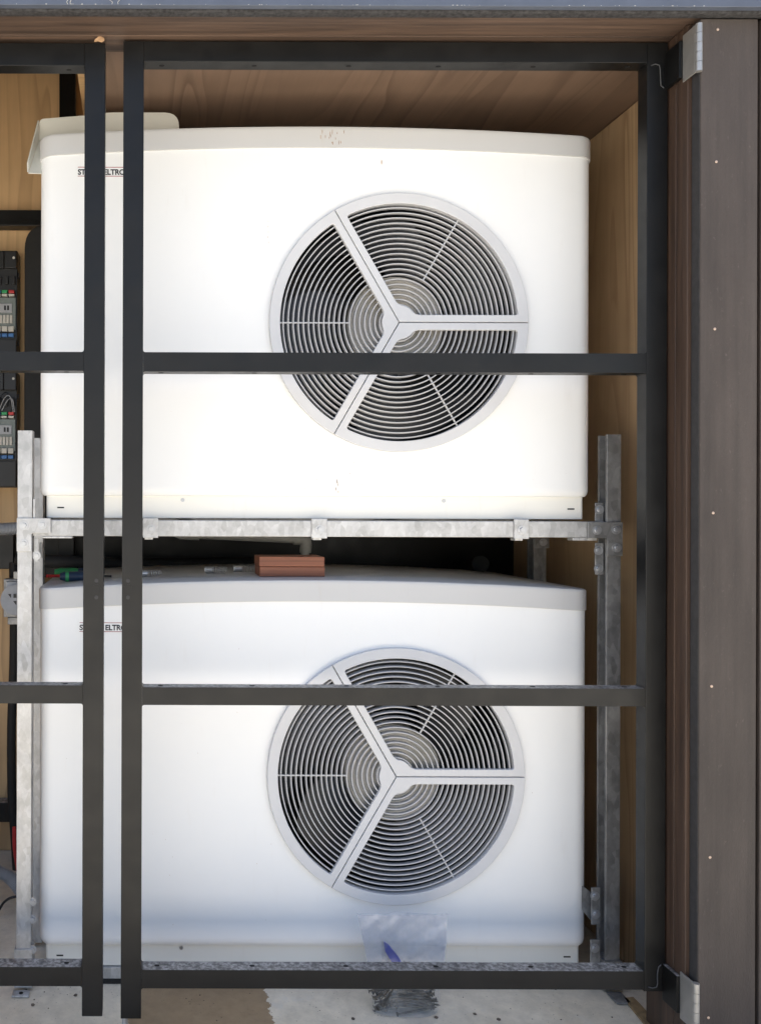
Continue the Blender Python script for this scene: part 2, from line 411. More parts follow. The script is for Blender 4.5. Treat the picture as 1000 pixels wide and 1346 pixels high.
# vertical cladding boards with their nails
nail_y = [36, 210, 430, 672, 900, 1125, 1336]
x = 1.1055
for side in (1, -1):
    x = 1.1055 if side > 0 else 1.232
    k = 0
    while x < 1.93:
        w = .1135 if k == 0 else .135
        xa, xb = sorted((side*x, side*min(x+w, 1.955)))
        b = box('cladding_board', (xa, FY, .012), (xb, FY+.024, EYE+.976), M['clad'], shed, .002)
        xe, xf = sorted((side*(x-.0012), side*(x-.0002))) if k == 0 else (0, 0)
        if k == 0: box('board_edge', (xe, FY+.002, .012), (xf, FY+.026, EYE+.975), M['trim'], shed)
        if side > 0 and k < 2:
            b_in = b
            for j, py in enumerate(nail_y):
                p = W(941-j*1.4+(0 if k == 0 else 0), py, 2+FY); 
                xx = p.x if k == 0 else x+.03
                if xx < xb-.01: link('nail', NAIL, (xx, FY-.0008, p.z), b)
        box('cladding_board', (xb-(0 if side > 0 else w)+.0005 if 0 else (xb+.0005 if side > 0 else xa-.0065), FY+.010, .012),
            ((xb+.0065) if side > 0 else xa-.0005, FY+.024, EYE+.976), M['soffit'], shed)
        x += w+.007; k += 1
# black steel skeleton inside
def beam(a, b, nm='steel_beam'): return box(nm, a, b, M['steel'], shed, .002)
beam((W(77, 0, 2.72).x, .70, .004), (W(98, 0, 2.72).x, .745, 2.628), 'steel_post')
p0, p1 = W(0, 272, 2.72), W(0, 293, 2.72)
beam((-1.53, .747, p1.z), (XW-.002, .797, p0.z))
p0, p1 = W(0, 706, 2.72), W(0, 752, 2.72); beam((W(15, 0, 2.72).x+.01, .747, p1.z-.02), (XW-.002, .797, p0.z))
beam((-1.53, .747, W(0, 750, 2.7).z), (W(15, 0, 2.7).x, .797, W(0, 703, 2.7).z))
p0, p1 = W(0, 1060, 2.72), W(0, 1086, 2.72); beam((-1.53, .747, p1.z), (XW-.002, .797, p0.z))
cb = bmesh.new()
q_ = [W(122, 55, 1.795), W(123, 51.5, 1.795), W(126, 50.5, 1.795), W(127, 48.5, 1.795), W(131, 48, 1.795), W(135, 50, 1.795), W(135.5, 53, 1.795), W(132, 55.5, 1.795), W(127, 54, 1.795)]
f = cb.faces.new([cb.verts.new(p) for p in q_]); r_ = bmesh.ops.extrude_face_region(cb, geom=[f])
for v in [e for e in r_['geom'] if isinstance(e, bmesh.types.BMVert)]: v.co.y -= random.uniform(.001, .004)
obj('wood_splinter', cb, M['chip'], shed, 0)

# ---------------------------------------------------------------- gate leaves
GY = -.200; GT = .035                                   # front face, tube depth
def gx(px): return (px-187)/K*1.8
def gz(py): return EYE-(py-668)/K*1.8
def rail(parent, x0, x1, z0, z1, name='rail'):          # a square tube whose ends flare into small welded fillets
    f = .0045; pts = []
    def fil(cx, cz, a0, a1):
        return [(cx+f*math.cos(R(a0+(a1-a0)*k/4)), cz+f*math.sin(R(a0+(a1-a0)*k/4))) for k in range(5)]
    pts += fil(x0+f, z0-f, 180, 90)
    pts += fil(x1-f, z0-f, 90, 0)
    pts += fil(x1-f, z1+f, 0, -90)
    pts += fil(x0+f, z1+f, 270, 180)
    return plate(name, [pts], GY+.0004, GT-.0008, M['steel'], parent, .0004)
def leaf(label, x0, x1, zt, zfoot_near, near_left):
    t = thing('gate_leaf', ((x0+x1)/2, GY, 0), label, 'gate', 'black steel gate leaves closing the enclosure')
    w = .0428
    zb = gz(1300)
    # stiles
    if near_left:
        st = [(x0, x0+w, gz(1340)), (x1-w, x1, gz(1302))]
    else:
        st = [(x1-w, x1, gz(1337)), (x0, x0+w, gz(1302))]
    sts = []
    for a, b, zf in st: sts.append(box('stile', (a, GY, zf), (b, GY+GT, zt), M['steel'], t, .0012))
    off = 0 if near_left else 2.5
    rails = [(80+off*2.4, None), (488-off*.3, 462.5), (927-off*.6, 903.5-off*.9), (1300-off, 1275.5-off*1.3)]
    for lo, hi in rails:
        z0 = gz(lo); z1 = zt if hi is None else gz(hi)
        if hi is None: rr = box('rail', (x0+w, GY+.0003, z0), (x1-w, GY+GT-.0003, zt-.0004), M['steel'], t, .001)
        else: rr = rail(t, x0+w+.0001, x1-w-.0001, z0, z1)
        n = 6
        for k in range(n):
            xx = x0+w+.035+k*(x1-x0-2*w-.07)/(n-1)+random.uniform(-.004, .004)
            if z0 > EYE: link('screw_hole', HOLE, (xx, GY+.017, z0-.0007), rr)
            else: link('screw_hole', HOLE, (xx, GY+.017, z1+.0001), rr)
    return t, sts[0]
gr, st_r = leaf('right gate leaf of black steel tube, hinged on the brown timber jamb', gx(160.5), 1.0935, gz(53), 0, True)
gl, st_l = leaf('left gate leaf of black steel tube, running out of the left side of the picture', XL+.006, gx(136.5), gz(56), 0, False)
for st, cx in ((st_r, 168.5), (st_l, 127)):
    X = gx(cx)
    bm = bmesh.new(); bcyl(bm, (X, GY-.0012, gz(774)), (X, GY+.002, gz(774)), .009, n=24); obj('lock_disc', bm, M['steel'], st)
    for py in (763.5, 785.5):
        bm = bmesh.new(); bcyl(bm, (X, GY-.001, gz(py)), (X, GY+.002, gz(py)), .0042, n=16); obj('lock_screw', bm, M['zinc' if 0 else 'trim'], st)
cyl('drop_bolt', (gx(166), GY+.016, .006), (gx(166), GY+.016, gz(1339)), .006, M['zinc'], gr)
# hinges: stainless leaf on the jamb, knuckle at its front, black arm to the stile, weld bead
for (pt, pb) in ((30, 93), (1289, 1352)):
    zt, zb = EYE-(pt-668)/K*1.712, max(EYE-(pb-668)/K*1.712, .01)
    h = box('hinge_plate', (XR-.0035, -.288, zb), (XR-.0005, -.249, zt), M['stainless'], gr, .0008)
    bm = bmesh.new()
    for k in range(5):
        a = zb+(zt-zb)*k/5; b = zb+(zt-zb)*(k+1)/5
        bcyl(bm, (XR+.0015, -.2925, a+.0004), (XR+.0015, -.2925, b-.0004), .0062, n=20)
    obj('hinge_knuckle', bm, M['stainless'], h)
    arm = box('hinge_arm', (XR-.010, -.249, zb+.010), (XR-.0008, -.2002, zt-.010), M['steel'], gr, .001)
    zc = zt if pt < 600 else zb
    s = -1 if pt < 600 else 1
    pts = [(1.058, GY-.0012, zc+s*.036), (1.066, GY-.002, zc+s*.034), (1.0745, GY-.002, zc+s*.036), (1.0765, GY-.002, zc+s*.045),
           (1.0762, GY-.002, zc+s*.062), (1.078, GY-.002, zc+s*.078), (1.084, GY-.002, zc+s*.083)]
    pts = [Vector(p)+Vector((random.uniform(-1, 1)*.0006, 0, random.uniform(-1, 1)*.0006)) for p in pts]
    tube('weld_bead', pts, .0013, M['web'], arm, 8)

# ---------------------------------------------------------------- heat pumps
UW, UD, UH = 1.287, .593, .910
def outline(w, d, r, ins, nx=24, nr=7):                 # front run of points then mirrored back run
    w2, d2 = w/2-ins, d/2-ins; r = max(r-ins, .001); f = []
    for k in range(nr+1):
        a = R(180+90*k/nr); f.append((-w2+r+r*math.cos(a), -d2+r+r*math.sin(a)))
    for k in range(1, nx): f.append((-w2+r+(2*w2-2*r)*k/nx, -d2))
    for k in range(nr+1):
        a = R(270+90*k/nr); f.append((w2-r+r*math.cos(a), -d2+r+r*math.sin(a)))
    return f
def rprism(w, d, r, levels, arc=None, arc_levels=None):
    bm = bmesh.new(); rings = []
    for li, (z, ins) in enumerate(levels):
        f = outline(w, d, r, ins); pts = f+[(x, -y) for x, y in reversed(f)]
        rings.append([bm.verts.new((x, y, z-((arc*(2*x/w)**2) if arc and (arc_levels is None or li in arc_levels) else 0))) for x, y in pts])
    n = len(rings[0])
    for a, b in zip(rings, rings[1:]):
        for k in range(n): bm.faces.new((a[k], a[(k+1) % n], b[(k+1) % n], b[k]))
    for rg, flip in ((rings[0], True), (rings[-1], False)):
        for k in range(n//2-1):
            q = (rg[k], rg[k+1], rg[n-2-k], rg[n-1-k]); bm.faces.new(q[::-1] if flip else q)
    return bm
FX, FZ, FR = .188, .454, .298                           # fan centre from the unit's centre / base, grille radius
def mesh_of(bm, name, mat, smooth=35):
    me = bpy.data.meshes.new(name); bmesh.ops.recalc_face_normals(bm, faces=bm.faces[:]); bm.to_mesh(me); bm.free(); return finish(me, mat, smooth)
def make_body():
    bm = rprism(UW, UD, .036, [(.0515, .012), (.053, .006), (.058, .002), (.066, 0), (.075, 0), (UH-.045, 0), (UH-.032, 0)], .022, (5, 6))
    me = mesh_of(bm, 'casing', M['white'])
    o = bpy.data.objects.new('tmp', me); COL.objects.link(o)
    c = bmesh.new(); bcyl(c, (FX, -UD/2-.05, FZ), (FX, -UD/2+.20, FZ), .285, n=96)
    cm = bpy.data.meshes.new('cut'); c.to_mesh(cm); c.free(); co = bpy.data.objects.new('cut', cm); COL.objects.link(co)
    cm.materials.append(M['white']); 
    md = o.modifiers.new('b', 'BOOLEAN'); md.object = co; md.operation = 'DIFFERENCE'; md.solver = 'EXACT'
    dg = bpy.context.evaluated_depsgraph_get(); dg.update()
    res = bpy.data.meshes.new_from_object(o.evaluated_get(dg)); bpy.data.objects.remove(o); bpy.data.objects.remove(co)
    res.materials.clear(); res.materials.append(M['white']); res.materials.append(M['black'])
    for p in res.polygons:                              # the fan duct is black plastic
        cx, cy, cz = p.center
        p.material_index = 1 if (cy > -UD/2+.0008 and math.hypot(cx-FX, cz-FZ) < .290 and cy < -UD/2+.21) else 0
    try: res.shade_smooth(); res.set_sharp_from_angle(angle=R(35))
    except Exception: pass
    return res
BODY = make_body()
CAP = mesh_of(rprism(UW+.008, UD+.008, .043, [(UH-.050, .001), (UH-.0495, 0), (UH-.047, 0), (UH-.009, 0), (UH-.005, 0), (UH-.0015, .0015), (UH, .005), (UH+.004, .12)], .022), 'cap', M['cap'])
BASE = mesh_of(rprism(UW-.032, UD-.03, .008, [(0, .001), (.001, 0), (.0535, 0)]), 'base', M['base'])
# fan grille segments
def sector_loops():
    out = [(0, 0)]+[(FR*math.cos(R(a)), FR*math.sin(R(a))) for a in [120*k/40 for k in range(41)]]
    w, r2, r1 = .0166, .2735, .0385
    def P(r, a): return (r*math.cos(a), r*math.sin(a))
    a0 = math.asin(w/r2); a1 = R(120)-a0; b0 = math.asin(w/r1); b1 = R(120)-b0
    hole = []
    c = .007
    da = c/r2
    # outer arc, rounded at both ends
    def corner(A, Pn, B, n=5):
        A, Pn, B = Vector(A), Vector(Pn), Vector(B)
        return [tuple(A*(1-k/n)**2+Pn*2*(k/n)*(1-k/n)+B*(k/n)**2) for k in range(n+1)]
    d0 = Vector((1, 0)); d1 = Vector((math.cos(R(120)), math.sin(R(120))))
    C0 = Vector(P(r2, a0)); C1 = Vector(P(r2, a1)); D1 = Vector(P(r1, b1)); D0 = Vector(P(r1, b0))
    hole += corner(C0-d0*c, C0, P(r2, a0+da))
    hole += [P(r2, a0+da+(a1-a0-2*da)*k/36) for k in range(1, 36)]
    hole += corner(P(r2, a1-da), C1, C1-d1*c)
    cc = .010; db = cc/r1
    hole += corner(D1+d1*cc*1.6, D1, P(r1, b1-db))
    hole += [P(r1, b1-db+(b0-b1+2*db)*k/8) for k in range(1, 8)]
    hole += corner(P(r1, b0+db), D0, D0+d0*cc*1.6)
    return out, hole
SEG = finish(plate_mesh('segment', list(sector_loops()), .011, .0015), M['grille'], 15)
bis = Vector((math.cos(R(60)), 0, math.sin(R(60))))*.0011
SEG.transform(Matrix.Translation(bis))
def ring_mesh(r, wd=.0027, dp=.0150, n=120):
    bm = bmesh.new(); prof = [(r-wd/2, .0008), (r-wd/2+.0008, 0), (r+wd/2-.0008, 0), (r+wd/2, .0008), (r+wd*.35+.0010, dp), (r-wd*.35+.0010, dp)]
    rings = []
    for k in range(n):
        a = 2*math.pi*k/n; rings.append([bm.verts.new((rr*math.cos(a), y, rr*math.sin(a))) for rr, y in prof])
    for k in range(n):
        A, B = rings[k], rings[(k+1) % n]
        for i in range(len(prof)): j = (i+1) % len(prof); bm.faces.new((A[i], A[j], B[j], B[i]))
    return mesh_of(bm, 'slat', M['slat'], 40)
NR = 20
RINGS = [ring_mesh(.0425+(.2665-.0425)*k/(NR-1)) for k in range(NR)]
RIB = bmesh.new(); bbox(RIB, (.112, .0026, -.0015), (.276, .0065, .0015)); RIB = mesh_of(RIB, 'rib', M['slat'])
HUBD = bmesh.new(); bcyl(HUBD, (0, 0, 0), (0, .05, 0), .113, n=64); bmesh.ops.bevel(HUBD, geom=[e for e in HUBD.edges if e.calc_face_angle(0) > 1 and e.verts[0].co.y < .01], offset=.006, segments=3, affect='EDGES')
HUBD = mesh_of(HUBD, 'hub', M['hub'])
def blade_mesh():
    bm = bmesh.new(); rows = []
    nr, na = 10, 14
    for i in range(nr):
        f = i/(nr-1); r = .10+.165*f; row = []
        span = R(40+34*f); lead = R(-18+26*f*f)
        for j in range(na):
            a = lead+span*j/(na-1); y = .006+(.062)*(1-j/(na-1))*(1-.35*f)+.008*math.sin(math.pi*j/(na-1))
            row.append((r*math.cos(a), y, r*math.sin(a)))
        rows.append(row)
    for dz in (0, .003):
        vs = [[bm.verts.new((p[0], p[1]+dz, p[2])) for p in row] for row in rows]
        for i in range(nr-1):
            for j in range(na-1):
                q = (vs[i][j], vs[i][j+1], vs[i+1][j+1], vs[i+1][j]); bm.faces.new(q if dz == 0 else q[::-1])
    return mesh_of(bm, 'blade', M['blade'], 60)
BLADE = blade_mesh()
def text_mesh(s, size):
    cu = bpy.data.curves.new('t', 'FONT'); cu.body = s; cu.size = size; cu.extrude = .0002; cu.space_character = .98
    cu.offset = size*.032
    o = bpy.data.objects.new('t', cu); COL.objects.link(o); dg = bpy.context.evaluated_depsgraph_get(); dg.update()
    me = bpy.data.meshes.new_from_object(o.evaluated_get(dg)); bpy.data.objects.remove(o)
    me.transform(Matrix.Rotation(R(90), 4, 'X')); return finish(me, M['ink'], 0)
TXT = text_mesh('STIEBEL ELTRON', .0175)
tw = max(v.co.x for v in TXT.vertices)
TXT.transform(Matrix.Diagonal((.122/tw, 1, 1, 1)))
def smear(bm, x, z, w, h, y):                           # an irregular thin fleck
    n = 9; vs = []
    for k in range(n):
        a = 2*math.pi*k/n; f = random.uniform(.55, 1.1); vs.append(bm.verts.new((x+w*f*math.cos(a), y, z+h*f*math.sin(a))))
    bm.faces.new(vs)
def heat_pump(cx, y0, z0, label, blade_rot, upper, logo_px):
    t = thing('heat_pump', (cx, y0+UD/2, z0), label, 'heat pump', 'stacked white heat pumps')
    c = Vector((cx, y0+UD/2, z0))
    body = link('casing', BODY, c, t); link('lid', CAP, c, t)
    base = link('base_panel', BASE, c, t)
    fc = Vector((cx+FX, y0, z0+FZ))
    gro = link('fan_grille', SEG, fc+Vector((0, -.0115, 0)), t)
    for a in (120, 240):
        link('grille_segment', SEG, fc+Vector((0, -.0115, 0)), gro, (0, R(-a), 0))
    for me in RINGS: link('grille_slat', me, fc+Vector((0, -.0055, 0)), gro)
    for a in (60, 180, 300): link('grille_rib', RIB, fc+Vector((0, -.0055, 0)), gro, (0, R(-a), 0))
    bm = bmesh.new(); n = 96                             # collar behind the outer ring
    prof = [(.2745, -.0007), (.2965, -.0007), (.2965, .0), (.279, .012), (.2745, .012)]
    rr = [[bm.verts.new((r*math.cos(2*math.pi*k/n), y, r*math.sin(2*math.pi*k/n))) for r, y in prof] for k in range(n)]
    for k in range(n):
        for i in range(5): j = (i+1) % 5; bm.faces.new((rr[k][i], rr[k][j], rr[(k+1) % n][j], rr[(k+1) % n][i]))
    for v in bm.verts: v.co += fc
    obj('grille_collar', bm, M['grille'], gro)
    hub = link('fan_hub', HUBD, fc+Vector((0, .016, 0)), t)
    for a in range(4): link('fan_blade', BLADE, fc+Vector((0, .030, 0)), hub, (0, R(blade_rot+a*90), 0))
    lx = W(logo_px[0], 0, 2+y0).x; lz = W(0, logo_px[1], 2+y0).z
    lg = link('logo', TXT, (lx, y0-.0004, lz), t)
    for dz in (.0165, -.0042):
        box('logo_line', (lx, y0-.0006, lz+dz), (lx+.122, y0+.0002, lz+dz+.0012), M['redink'], lg)
    for px, py in ((240, 9), (583, 9)):
        link('screw', SCREW, (W(px, 0, 2.015+y0).x, y0+.0148, z0+.051-.0), base, None) if 0 else link('screw', SCREW, (W(px, 0, 2.015+y0).x, y0+.0150, z0+.0425), base)
    for xx in (cx-UW/2+.016+.034, cx+UW/2-.016-.03):
        box('vent_slot', (xx-.008, y0+.0142, z0+.0225), (xx+.008, y0+.0152, z0+.0255), M['hole'], base)
    # rusty runs and flecks
    bm = bmesh.new()
    if upper:
        for k in range(14):
            x = W(418+random.random()*34, 0, 2).x; smear(bm, x, z0+UH-.026+random.uniform(-.016, .012), .0008, random.uniform(.002, .008), y0-.0045)
    obj('lid_stain', bm, M['rust'], t, 0) if upper else bm.free()
    bm = bmesh.new()
    pts = [(500, 212, .0012, .006)]+[(443+random.uniform(-2, 2), 640+random.uniform(-16, 12), .0009, .005) for _ in range(5)] if upper else []
    pts += [(random.uniform(400, 480), random.uniform(598, 650), .0008, .0009) for _ in range(16)] if upper else []
    pts += [(352+random.uniform(-1, 1), 290+k*7, .0004, .0035) for k in range(5)] if upper else []
    if not upper: pts = [(random.uniform(80, 740), random.uniform(830, 1230), .0007, .0008) for _ in range(18)]
    for px, py, w, h in pts:
        q = W(px, py, 2+y0); smear(bm, q.x, q.z, w, h, y0-.0006)
    obj('rust_fleck', bm, M['rust'], body, 0)
    return t
hp_u = heat_pump(.403, 0.0, 1.092, 'upper heat pump, white casing with round fan grille, standing on the galvanised rack', 20, True, (101, 229.3))
hp_l = heat_pump(.403, .012, .039, 'lower heat pump, white with round fan grille, near the floor with tools on its lid', 62, False, (105, 828.5))
# carry rails under the lower unit
pad = thing('support_rail', (.396, .05, 0), 'galvanised rail lying on the concrete under the lower heat pump', 'rail')
box('web', (-.215, .020, .012), (1.0, .024, .0375), M['galv'], pad, .0008); box('flange', (-.215, .0245, .0335), (1.0, .062, .0375), M['galv'], pad, .0008)
box('rubber_strip', (-.215, .018, .001), (1.0, .064, .0115), M['rubber'], pad, .001)
pad2 = thing('support_rail', (.396, .5, 0), 'galvanised rail on the concrete under the rear of the lower heat pump', 'rail')
box('web', (-.215, .520, .002), (1.0, .560, .0375), M['galv'], pad2, .0008)

# black rear intake frames, standing out behind the left side of each unit
def rear_frame(name, pxl, pt, pb, d, t, lab):
    a = W(pxl, pt, d); b = W(60, pb, d)
    pts = rounded([(a.x, b.z), (b.x+.25, b.z), (b.x+.25, a.z), (a.x, a.z)], [.01, .01, .01, .075], 8)
    return plate(name, [pts], d-2, .03, M['rubber'], t, .006)
rear_frame('intake_frame', 31, 294, 702, 2.607, hp_u, '')
rear_frame('intake_frame', 47, 790, 1235, 2.63, hp_l, '')

# cream air hood behind the upper unit
hood = thing('air_hood', W(140, 228, 2.08), 'cream sheet metal hood rising behind the left end of the upper heat pump', 'hood')
d = 2.08
A = [W(50, 156, d), W(112, 151, d), W(137, 147, d), W(234, 147, d), W(234, 190, d), W(50, 215, d)]
plate('back_sheet', [rounded([(p.x, p.z) for p in A], [.012, .0, .03, .035, 0, 0])], d-2, .004, M['hood'], hood, .001)
bm = bmesh.new()
def quad_sheet(bm, P, th):
    n = (P[1]-P[0]).cross(P[3]-P[0]).normalized()*th
    v = [bm.verts.new(p) for p in P]+[bm.verts.new(p+n) for p in P]
    for f in ((0, 1, 2, 3), (7, 6, 5, 4), (0, 4, 5, 1), (1, 5, 6, 2), (2, 6, 7, 3), (3, 7, 4, 0)): bm.faces.new([v[i] for i in f])
quad_sheet(bm, [W(49.5, 158, d-.002), W(50, 184, d-.002), W(36, 226, 2.02), W(35.5, 214, 2.02)], .003)
obj('side_flap', bm, M['hood'], hood, 0)
bm = bmesh.new(); quad_sheet(bm, [W(36, 227, 2.02), W(50, 184, d-.003), W(62, 184, d-.003), W(60, 227.5, 2.02)], .003)
obj('lower_flap', bm, M['hood'], hood, 0)

# ---------------------------------------------------------------- galvanised rack
rack = thing('rack', (.4, .1, 0), 'galvanised steel channel rack carrying the upper heat pump over the lower one', 'rack')
def channel(name, x0, x1, y0, y1, z0, z1, open_side, mat, parent, th=.0025, lip=.007):
    bm = bmesh.new()
    bbox(bm, (x0, y0, z0), (x1, y0+th, z1), .0006, 1)                  # front wall
    bbox(bm, (x0, y1-th, z0), (x1, y1, z1), .0006, 1)                  # rear wall
    if open_side == 'L':
        bbox(bm, (x1-th, y0+th+.0001, z0), (x1, y1-th-.0001, z1)); 
        bbox(bm, (x0, y0+th+.0001, z0), (x0+.0015, y0+lip, z1)); bbox(bm, (x0, y1-lip, z0), (x0+.0015, y1-th-.0001, z1))
    else:
        bbox(bm, (x0, y0+th+.0001, z0), (x0+th, y1-th-.0001, z1))
        bbox(bm, (x1-.0015, y0+th+.0001, z0), (x1, y0+lip, z1)); bbox(bm, (x1-.0015, y1-lip, z0), (x1, y1-th-.0001, z1))
    return obj(name, bm, mat, parent)
PX = .0335
RYF = -.012                                            # rack front face
dF = 2+RYF
def rx(px): return (px-187)/K*dF
def rz(py): return EYE-(py-668)/K*dF
xl0 = rx(23.0); xr1 = rx(816)
pl = channel('post', xl0, xl0+PX, RYF, RYF+.041, .012, rz(566), 'L', M['galv'], rack)
pr = channel('post', xr1-PX+.001, xr1, RYF, RYF+.041, .012, rz(569), 'L', M['galvd'], rack)
dl = 2.185; plr = channel('post', W(37, 0, dl).x, W(57, 0, dl).x-.001, dl-2, dl-2+.041, .012, W(0, 576, dl).z, 'L', M['galv'], rack)
dr = 2.36; prr = channel('post', W(701.5, 0, dr).x, W(718, 0, dr).x, dr-2, dr-2+.041, .012, W(0, 706, dr).z, 'L', M['galvd'], rack)
# beams
zb0, zb1 = rz(705), rz(682.6)
fb = box('beam', (xl0+PX+.001, RYF+.003, zb0), (xr1-PX, RYF+.041, zb1-.002), M['galv'], rack, .0015)
box('beam', (W(60, 0, dr).x+.02, dr-2+.002, zb0), (W(700, 0, dr).x, dr-2+.041, zb1-.001), M['galvd'], rack, .0015)
for xa in (xl0+.035, xr1-.066): box('cross_beam', (xa, RYF+.043, zb0), (xa+.03, dr-2+.0, zb1-.003), M['galv'], rack, .0015)
for px in (240, 560): box('cross_beam', (rx(px), RYF+.043, zb0+.012), (rx(px)+.04, dr-2+.0, zb1-.003), M['galv'], rack, .0015)
# L corner plates
def corner(xa, xb, xc, right):
    z1, z0, zl = rz(681.5), rz(701), rz(725)
    if right: z1, z0, zl = rz(684.5), rz(705.5), rz(729)
    if not right: pts = [(xa, z1), (xb, z1), (xb, z0), (xc+.003, z0), (xc, z0-.003), (xc, zl), (xa, zl)]
    else: pts = [(xa, z1), (xb, z1), (xb, zl), (xc, zl), (xc, z0-.003), (xc-.003, z0), (xa, z0)]
    cp = plate('corner_plate', [pts], RYF-.005, .005, M['galv' if not right else 'galvd'], rack, .0007)
    bp = [(32, 691), (56, 690), (32, 715)] if not right else [(783, 695), (808, 694.5), (809, 718)]
    for px, py in bp: link('bolt', BOLT, (rx(px), RYF-.005, rz(py)), cp, (0, random.uniform(0, 1), 0))
corner(xl0-.001, rx(67), rx(42), False)
corner(rx(771.5), rx(817), rx(797), True)
for x0, x1 in ((188, 208), (409.5, 430), (675.5, 695)):
    a, b = rx(x0), rx(x1); z1 = rz(681); z0 = rz(707)
    cl = box('clamp', (a, RYF-.0015, z0), (b, RYF+.0028, z1), M['galv'], rack, .0012)
    box('clamp_foot', (a+.004, RYF+.004, z0-.004), (b-.012, RYF+.03, zb0-.0005), M['galv'], cl, .001)
    link('bolt', BOLT, (rx((x0+x1)/2+.5), RYF-.0015, rz(695)), cl, (0, random.random(), 0))
# inner angle plates next to the posts
def angle(x0, x1, z0, z1, y, bolts, mat, th=.004):
    a = box('splice_plate', (x0, y, z0), (x1, y+th, z1), mat, rack, .0008)
    for bx, bz in bolts: link('bolt', BOLT, (bx, y, bz), a, (0, random.random(), 0))
angle(rx(786), rx(796.5), rz(684), rz(659), RYF+.012, [(rx(791), rz(668))], M['galvd'])
angle(rx(786), rx(797), rz(754), rz(712), RYF+.012, [(rx(790), rz(722)), (rx(790), rz(746))], M['galvd'])
angle(rx(43.2), rx(46.5), rz(682), rz(656), RYF+.002, [], M['galv'])
angle(rx(43.5), rx(50), rz(740), rz(708), RYF+.014, [(rx(47), rz(731))], M['galv'])
angle(rx(50), rx(54), rz(735), rz(714), RYF+.03, [], M['galvd'])
box('shim', (rx(55), RYF+.004, rz(708)), (rx(95), RYF+.03, zb0-.0005), M['galv'], rack, .001)
box('shim', (rx(754), RYF+.004, rz(709)), (rx(786), RYF+.03, zb0-.0005), M['galv'], rack, .001)
# rear bracket seen under the upper unit
a = box('splice_plate', (W(702, 0, dr).x, dr-2-.004, W(0, 719, dr).z), (W(721, 0, dr).x, dr-2, W(0, 706, dr).z), M['galvd'], rack, .001)
link('bolt', BOLT, (W(713, 0, dr).x, dr-2-.004, W(0, 711, dr).z), a)
# feet
ft = box('foot', (xl0-.004, RYF-.004, .010), (xl0+PX+.004, RYF+.045, .098), M['galv'], rack, .001)
ft2 = box('foot', (xr1-PX-.004, RYF-.004, .010), (xr1+.003, RYF+.045, .075), M['galvd'], rack, .001)
tb = box('foot_tab', (xl0-.006, RYF-.030, .002), (xl0+PX, RYF-.0045, .006), M['galv'], rack, .001)
bm = bmesh.new(); bcyl(bm, (xl0+.014, RYF-.018, .006), (xl0+.014, RYF-.018, .0066), .005); obj('tab_hole', bm, M['hole'], tb)
tb = box('foot_tab', (xr1-PX, RYF-.05, .002), (xr1, RYF-.0045, .006), M['galvd'], rack, .001)
# bracing knuckle low on the right
pts = [(rx(766), rz(1168)), (rx(776), rz(1171)), (rx(783), rz(1176)), (rx(793), rz(1185)), (rx(793), rz(1216)), (rx(786), rz(1216)), (rx(770), rz(1196)), (rx(764), rz(1184))]
br = plate('brace_plate', [pts], RYF+.03, .004, M['galvd'], rack, .0008)
angle(rx(782), rx(793.5), rz(1217), rz(1168), RYF+.010, [(rx(786), rz(1179)), (rx(787), rz(1203))], M['galvd'])
angle(rx(781), rx(793.5), rz(1268), rz(1237), RYF+.010, [(rx(786), rz(1248))], M['galvd'])
angle(rx(39.5), rx(42.5), rz(1221), rz(1180), RYF+.004, [(rx(43.5), rz(1187)), (rx(43.5), rz(1210)), (rx(43.5), rz(1250))], M['galv'])

# ---------------------------------------------------------------- pipes and electrics
def smooth_path(pts, n=8):
    pts = [Vector(p) for p in pts]; out = []
    P = [pts[0]*2-pts[1]]+pts+[pts[-1]*2-pts[-2]]
    for i in range(1, len(P)-2):
        for k in range(n):
            t = k/n; a, b, c, d_ = P[i-1], P[i], P[i+1], P[i+2]
            out.append(.5*((2*b)+(c-a)*t+(2*a-5*b+4*c-d_)*t*t+(3*b-a-3*c+d_)*t**3))
    out.append(pts[-1]); return out
pv = thing('drain_pipe', W(320, 706, 2.5), 'grey plastic drain pipe with an elbow behind the rack beam', 'pipe')
tube('pipe', [W(262, 702, 2.45), W(396, 708, 2.45)], .013, M['pvc'], pv, 16)
tube('pipe', [W(401, 722, 2.45), W(401, 790, 2.45)], .012, M['pvc'], pv, 16)
tube('elbow', smooth_path([W(386, 707.6, 2.45), W(398, 708.5, 2.45), W(402, 713, 2.45), W(401.5, 726, 2.45)]), .0165, M['pvc'], pv, 16)
tube('socket', [W(228, 697, 2.45), W(238, 701, 2.45), W(262, 702, 2.45)], .017, M['pvc'], pv, 16)
def corr(name, path, r, mat, lab, cat, amp=.13):
    pts = smooth_path(path, 60)
    bm = bmesh.new(); btube(bm, pts, lambda i: r*(1+(amp if (i//2) % 2 else -amp)), 14)
    return tag(obj(name, bm, mat, None, 60), lab, cat)
corr('flexible_conduit', [W(-60, 688, 2.5), W(-20, 694, 2.5), W(2, 696, 2.5), W(30, 694, 2.5), W(60, 690, 2.5)], .0165, M['conduit'], 'grey corrugated conduit entering level with the rack beam', 'conduit')
corr('flexible_conduit', [W(-60, 1128, 2.4), W(-20, 1140, 2.4), W(2, 1148, 2.4), W(20, 1160, 2.4), W(46, 1200, 2.4)], .0165, M['conduit'], 'grey corrugated conduit dipping behind the rack post near the floor', 'conduit')
tag(tube('cable', smooth_path([W(-10, 1215, 2.35), W(1, 1196, 2.35), W(8, 1186, 2.35), W(20, 1180, 2.35), W(50, 1176, 2.35)]), .0035, M['black']), 'thin black cable curving up from the floor below the lower conduit', 'cable')
